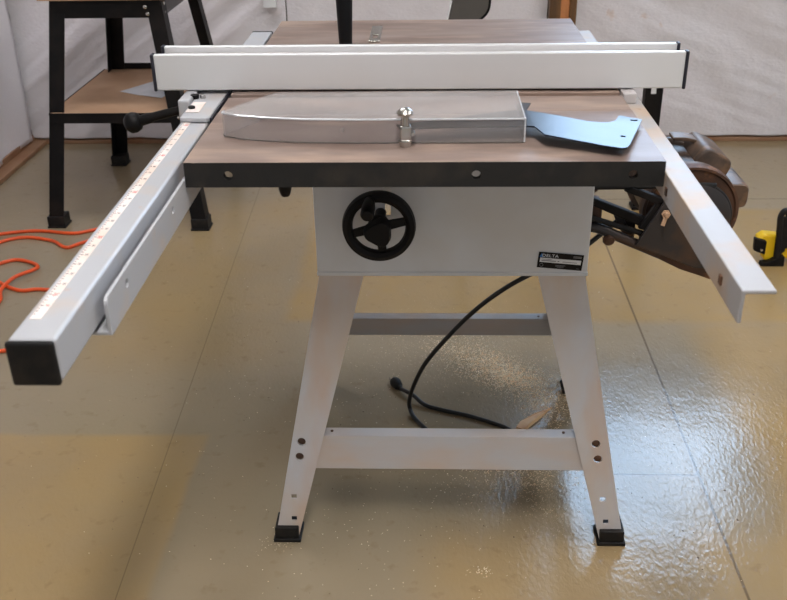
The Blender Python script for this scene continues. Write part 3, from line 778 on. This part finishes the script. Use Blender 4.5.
# ------------------------------------------------------------------ black post behind the right rail
ps = thing('stand_post', 'black steel post with small white sticker, behind the right end of the fence', 'post', (.783, 1.97, 0))
bm = B(); prism_z(bm, [(.753, 1.95), (.813, 1.95), (.813, 1.99), (.810, 1.99), (.810, 1.953), (.756, 1.953), (.756, 1.99), (.753, 1.99)], .01, .52); obj('post', bm, M['black'], ps)
bm = B(); box(bm, .772, .789, 1.9485, 1.95, .427, .452); o = obj('sticker', bm, M['white'], ps); o['label'] = 'white sticker'
bm = B(); box(bm, .748, .818, 1.94, 2.0, 0, .012); obj('foot', bm, M['black'], ps, bevel=.002)
bm = B(); box(bm, .748, .818, 1.94, 2.0, .52, .53); obj('top_plate', bm, M['black'], ps, bevel=.002)

# ------------------------------------------------------------------ black stand at the left with shelf
st = thing('machine_stand', 'tall black steel stand with brown lower shelf, by the left wall', 'stand', (-1.06, 2.1, 0))
def sleg(tx, ty, fx, fy_, sx, sy, z1=.77):
    """angle-iron leg: outer corner runs from (fx,fy,0) to (tx,ty,z1)"""
    bm = B(); w = .052; th = .003
    F = [(fx, fy_), (fx-sx*w, fy_), (fx-sx*w, fy_-sy*th), (fx-sx*th, fy_-sy*th), (fx-sx*th, fy_-sy*w), (fx, fy_-sy*w)]
    d = (tx-fx, ty-fy_)
    loft(bm, [(x, y, .02) for x, y in F], [(x+d[0], y+d[1], z1) for x, y in F])
    o = obj('leg', bm, M['black'], st)
    b2 = B(); xa, xb = sorted((fx+sx*.004, fx-sx*(w+.004))); ya, yb = sorted((fy_+sy*.004, fy_-sy*(w+.004)))
    box(b2, xa-.003, xb+.003, ya-.003, yb+.003, 0, .007); box(b2, xa, xb, ya, yb, .007, .042); obj('rubber_foot', b2, M['rubber'], o, bevel=.002)
sleg(-1.235, 1.862, -1.346, 1.784, -1, -1); sleg(-.866, 1.862, -.772, 1.758, 1, -1)
sleg(-1.198, 2.372, -1.318, 2.495, -1, 1); sleg(-.868, 2.375, -.775, 2.50, 1, 1)
bm = B(); box(bm, -1.232, -.868, 1.858, 1.861, .715, .775); box(bm, -1.232, -.868, 1.861, 1.885, .772, .775); obj('apron', bm, M['black'], st)
bm = B(); box(bm, -1.21, -.87, 2.37, 2.373, .715, .775); obj('apron', bm, M['black'], st)
for x in (-1.232, -.871):
    bm = B(); box(bm, x, x+.003, 1.862, 2.37, .715, .775); obj('apron', bm, M['dark_metal' if x > -1 else 'black'], st)
bm = B(); box(bm, -1.265, -.835, 1.835, 2.405, .775, .797); o = obj('top', bm, M['brown_board'], st, bevel=.002); o['label'] = 'brown board top'
bm = B(); box(bm, -1.285, -.824, 1.812, 1.815, .374, .409); obj('shelf_rail', bm, M['black'], st)
bm = B(); box(bm, -1.265, -.822, 2.432, 2.435, .395, .432); obj('shelf_rail', bm, M['black'], st)
for x in (-1.287, -.827):
    bm = B(); box(bm, x, x+.003, 1.815, 2.432, .374, .409); obj('shelf_rail', bm, M['black'], st)
bm = B(); box(bm, -1.283, -.828, 1.816, 2.431, .396, .408); o = obj('shelf', bm, M['brown_board'], st); o['label'] = 'brown board shelf'
for x, y, z, s in ((-.918, 1.8555, .750, 0), (-.912, 1.8555, .728, 0), (-.8655, 1.885, .757, 1), (-.8665, 1.885, .728, 1), (-.838, 1.810, .393, 0)):
    bm = B(); ax = (1, 0, 0) if s else (0, -1, 0)
    if s: x += .001
    lathe(bm, (x, y, z), ax, [(0, .007), (.003, .0062), (.005, .003)], 12); obj('bolt', bm, M['chrome'], st, smooth=True)
# paper on shelf
bm = B(); q = [(-1.122, 2.09), (-1.04, 2.04), (-.942, 1.99), (-.915, 2.10), (-.905, 2.21), (-.99, 2.215), (-1.06, 2.16)]
zz = [.4088, .4090, .412, .414, .428, .424, .414]
loft(bm, [(x, y, z) for (x, y), z in zip(q, zz)], [(x, y, z+.001) for (x, y), z in zip(q, zz)])
o = obj('paper_sheet', bm, M['paper'], origin=(-1.0, 2.1, .408)); tag(o, 'white paper sheet lying on the brown shelf of the black stand', 'paper')

# ------------------------------------------------------------------ orange extension cord at the left
pts = [(-1.30, .86, .006), (-1.22, .905, .006), (-1.15, .915, .006), (-1.02, .98, .006), (-.98, 1.12, .006), (-1.08, 1.25, .006), (-1.194, 1.285, .006), (-1.258, 1.278, .006), (-1.34, 1.33, .006),
       (-1.42, 1.42, .006), (-1.36, 1.50, .006), (-1.26, 1.44, .010), (-1.30, 1.35, .016), (-1.312, 1.27, .012), (-1.292, 1.20, .006), (-1.33, 1.10, .006), (-1.45, 1.08, .006), (-1.52, 1.3, .006), (-1.50, 1.58, .006),
       (-1.42, 1.68, .006), (-1.30, 1.66, .006), (-1.225, 1.60, .006), (-1.185, 1.635, .006), (-1.12, 1.70, .006), (-1.15, 1.76, .006), (-1.24, 1.72, .006), (-1.40, 1.74, .006), (-1.56, 1.66, .006), (-1.62, 1.4, .006)]
bm = B(); tube(bm, spline(pts, 8), .006, 10); o = obj('extension_cord', bm, M['orange'], smooth=True, origin=(-1.3, 1.4, 0)); tag(o, 'orange extension cord looped on the floor left of the saw rail', 'cord')

# ------------------------------------------------------------------ clamp at the right
cl = thing('bar_clamp', 'yellow and black hand clamp standing on the floor at the right edge', 'clamp', (1.13, 1.51, 0))
bm = B(); prism_y(bm, [(1.062, .088), (1.082, .104), (1.150, .096), (1.240, .096), (1.250, .04), (1.18, .012), (1.145, .022), (1.115, .008), (1.092, .012), (1.084, .045)], 1.485, 1.525)
obj('body', bm, M['yellow'], cl, bevel=.008, seg=3)
bm = B(); prism_y(bm, [(1.048, .096), (1.052, .052), (1.088, .038), (1.088, .084)], 1.470, 1.488); o = obj('jaw_pad', bm, M['black'], cl, bevel=.003)
bm = B(); lathe(bm, (1.074, 1.470, .056), (0, -1, 0), [(0, .005), (.003, .004)], 12); obj('screw', bm, M['chrome'], cl)
bm = B(); tube(bm, spline([(1.128, 1.475, .015), (1.126, 1.475, .07), (1.120, 1.475, .13), (1.117, 1.475, .168), (1.127, 1.476, .186), (1.140, 1.478, .178), (1.146, 1.48, .13), (1.150, 1.48, .06)], 5), .0095, 12); obj('handle', bm, M['rubber'], cl, smooth=True)
bm = B(); prism_y(bm, [(1.112, .16), (1.140, .17), (1.150, .05), (1.118, .02)], 1.472, 1.482); obj('handle_web', bm, M['rubber'], cl, bevel=.003)
bm = B(); prism_y(bm, [(1.078, 0), (1.080, .012), (1.105, .016), (1.135, .036), (1.150, .034), (1.152, 0)], 1.464, 1.490); obj('lower_jaw', bm, M['black'], cl, bevel=.003)
bm = B(); box(bm, 1.16, 1.42, 1.497, 1.503, .055, .080); obj('bar', bm, M['chrome'], cl)
bm = B(); prism_y(bm, [(1.38, 0), (1.42, 0), (1.425, .115), (1.39, .115)], 1.485, 1.515); obj('fixed_jaw', bm, M['black'], cl, bevel=.003)
cl.location.x -= .014

# ------------------------------------------------------------------ wood sliver, sawdust
bm = B(); a = [(.213, .560), (.225, .586), (.262, .620), (.315, .664), (.278, .612), (.248, .575), (.232, .548)]
loft(bm, [(x, y, .0005) for x, y in a], [(x*.9+.0255, y*.9+.0595, .011 if i not in (3,) else .003) for i, (x, y) in enumerate(a)])
o = obj('wood_sliver', bm, M['sliver'], origin=(.23, .58, 0)); tag(o, 'pale split wood sliver on the floor under the saw, beside the black power cord', 'wood sliver')

def chips(cx, cy, sx, sy, n, bm, smin, smax, rot=0.):
    for _ in range(n):
        u, v = random.gauss(0, sx), random.gauss(0, sy)
        x = cx+u*math.cos(rot)-v*math.sin(rot); y = cy+u*math.sin(rot)+v*math.cos(rot)
        if y > 2.6 or x < -1.6: continue
        s = random.uniform(smin, smax); a = random.random()*6.28; h = s*.35
        q = [(x+s*math.cos(a), y+s*math.sin(a)), (x+s*.5*math.cos(a+2), y+s*.5*math.sin(a+2)), (x+s*.6*math.cos(a+3.9), y+s*.6*math.sin(a+3.9))]
        vs = [bm.verts.new((*p_, .0003)) for p_ in q]+[bm.verts.new((x, y, h))]
        for f in ((0, 2, 1), (0, 1, 3), (1, 2, 3), (2, 0, 3)): bm.faces.new([vs[i] for i in f])
bm = B()
chips(.19, .84, .11, .045, 4200, bm, .0012, .0038, -.75); chips(.22, .80, .05, .03, 1500, bm, .0015, .0040, -.75)
chips(.10, .95, .14, .10, 1300, bm, .0010, .0024)
chips(.29, .69, .035, .06, 1600, bm, .0012, .0036)
chips(.22, .39, .07, .05, 1200, bm, .0010, .0032)
chips(.05, .5, .25, .30, 700, bm, .0008, .0024)
chips(.115, .10, .010, .008, 40, bm, .001, .003)
chips(.27, .27, .04, .04, 160, bm, .0006, .002)
chips(0, .7, .7, .7, 500, bm, .0006, .0022)
chips(-.29, .17, .02, .012, 60, bm, .0005, .0018)
o = obj('sawdust', bm, M['dust'], origin=(.2, .6, 0)); tag(o, 'pale sawdust and shavings scattered on the floor under the saw', 'sawdust', kind='stuff')
bm = B(); chips(.1, .7, .55, .6, 260, bm, .0012, .0035); chips(-.5, .4, .3, .3, 60, bm, .0012, .0032); chips(.6, .5, .2, .2, 50, bm, .0015, .0045)
o = obj('dark_debris', bm, M['speck'], origin=(.1, .6, 0)); tag(o, 'small brown crumbs of debris scattered over the floor', 'debris', kind='stuff')

# ------------------------------------------------------------------ world, camera, view
wd = bpy.data.worlds.new('room_light'); SC.world = wd; wd.use_nodes = True
bg = wd.node_tree.nodes['Background']; bg.inputs[0].default_value = (.92, .96, 1.0, 1); bg.inputs[1].default_value = .56

cam = bpy.data.cameras.new('camera'); co = bpy.data.objects.new('camera', cam); COL.objects.link(co)
cx, cy, cz, pitch, yaw, roll, fpx = 9.78215563e-03, -1.27225280, 1.30825190, 4.81366670e-01, -4.25608093e-02, -1.75928939e-02, 938.785
f = Vector((math.sin(yaw)*math.cos(pitch), math.cos(yaw)*math.cos(pitch), -math.sin(pitch)))
r = Vector((math.cos(yaw), -math.sin(yaw), 0)); u = r.cross(f)
c_, s_ = math.cos(roll), math.sin(roll)
R_, U_ = r*c_+u*s_, u*c_-r*s_
mw = Matrix(((R_.x, U_.x, -f.x, cx), (R_.y, U_.y, -f.y, cy), (R_.z, U_.z, -f.z, cz), (0, 0, 0, 1)))
co.matrix_world = mw
cam.sensor_fit = 'HORIZONTAL'; cam.sensor_width = 36; cam.lens = fpx/787*36; cam.clip_start = .02; cam.clip_end = 50
cam.dof.use_dof = True; cam.dof.focus_distance = 1.85; cam.dof.aperture_fstop = 9
SC.camera = co
vs_ = SC.view_settings
vs_.view_transform = 'Standard'; vs_.look = 'None'; vs_.gamma = 1; vs_.use_curve_mapping = False; vs_.exposure = 0.06
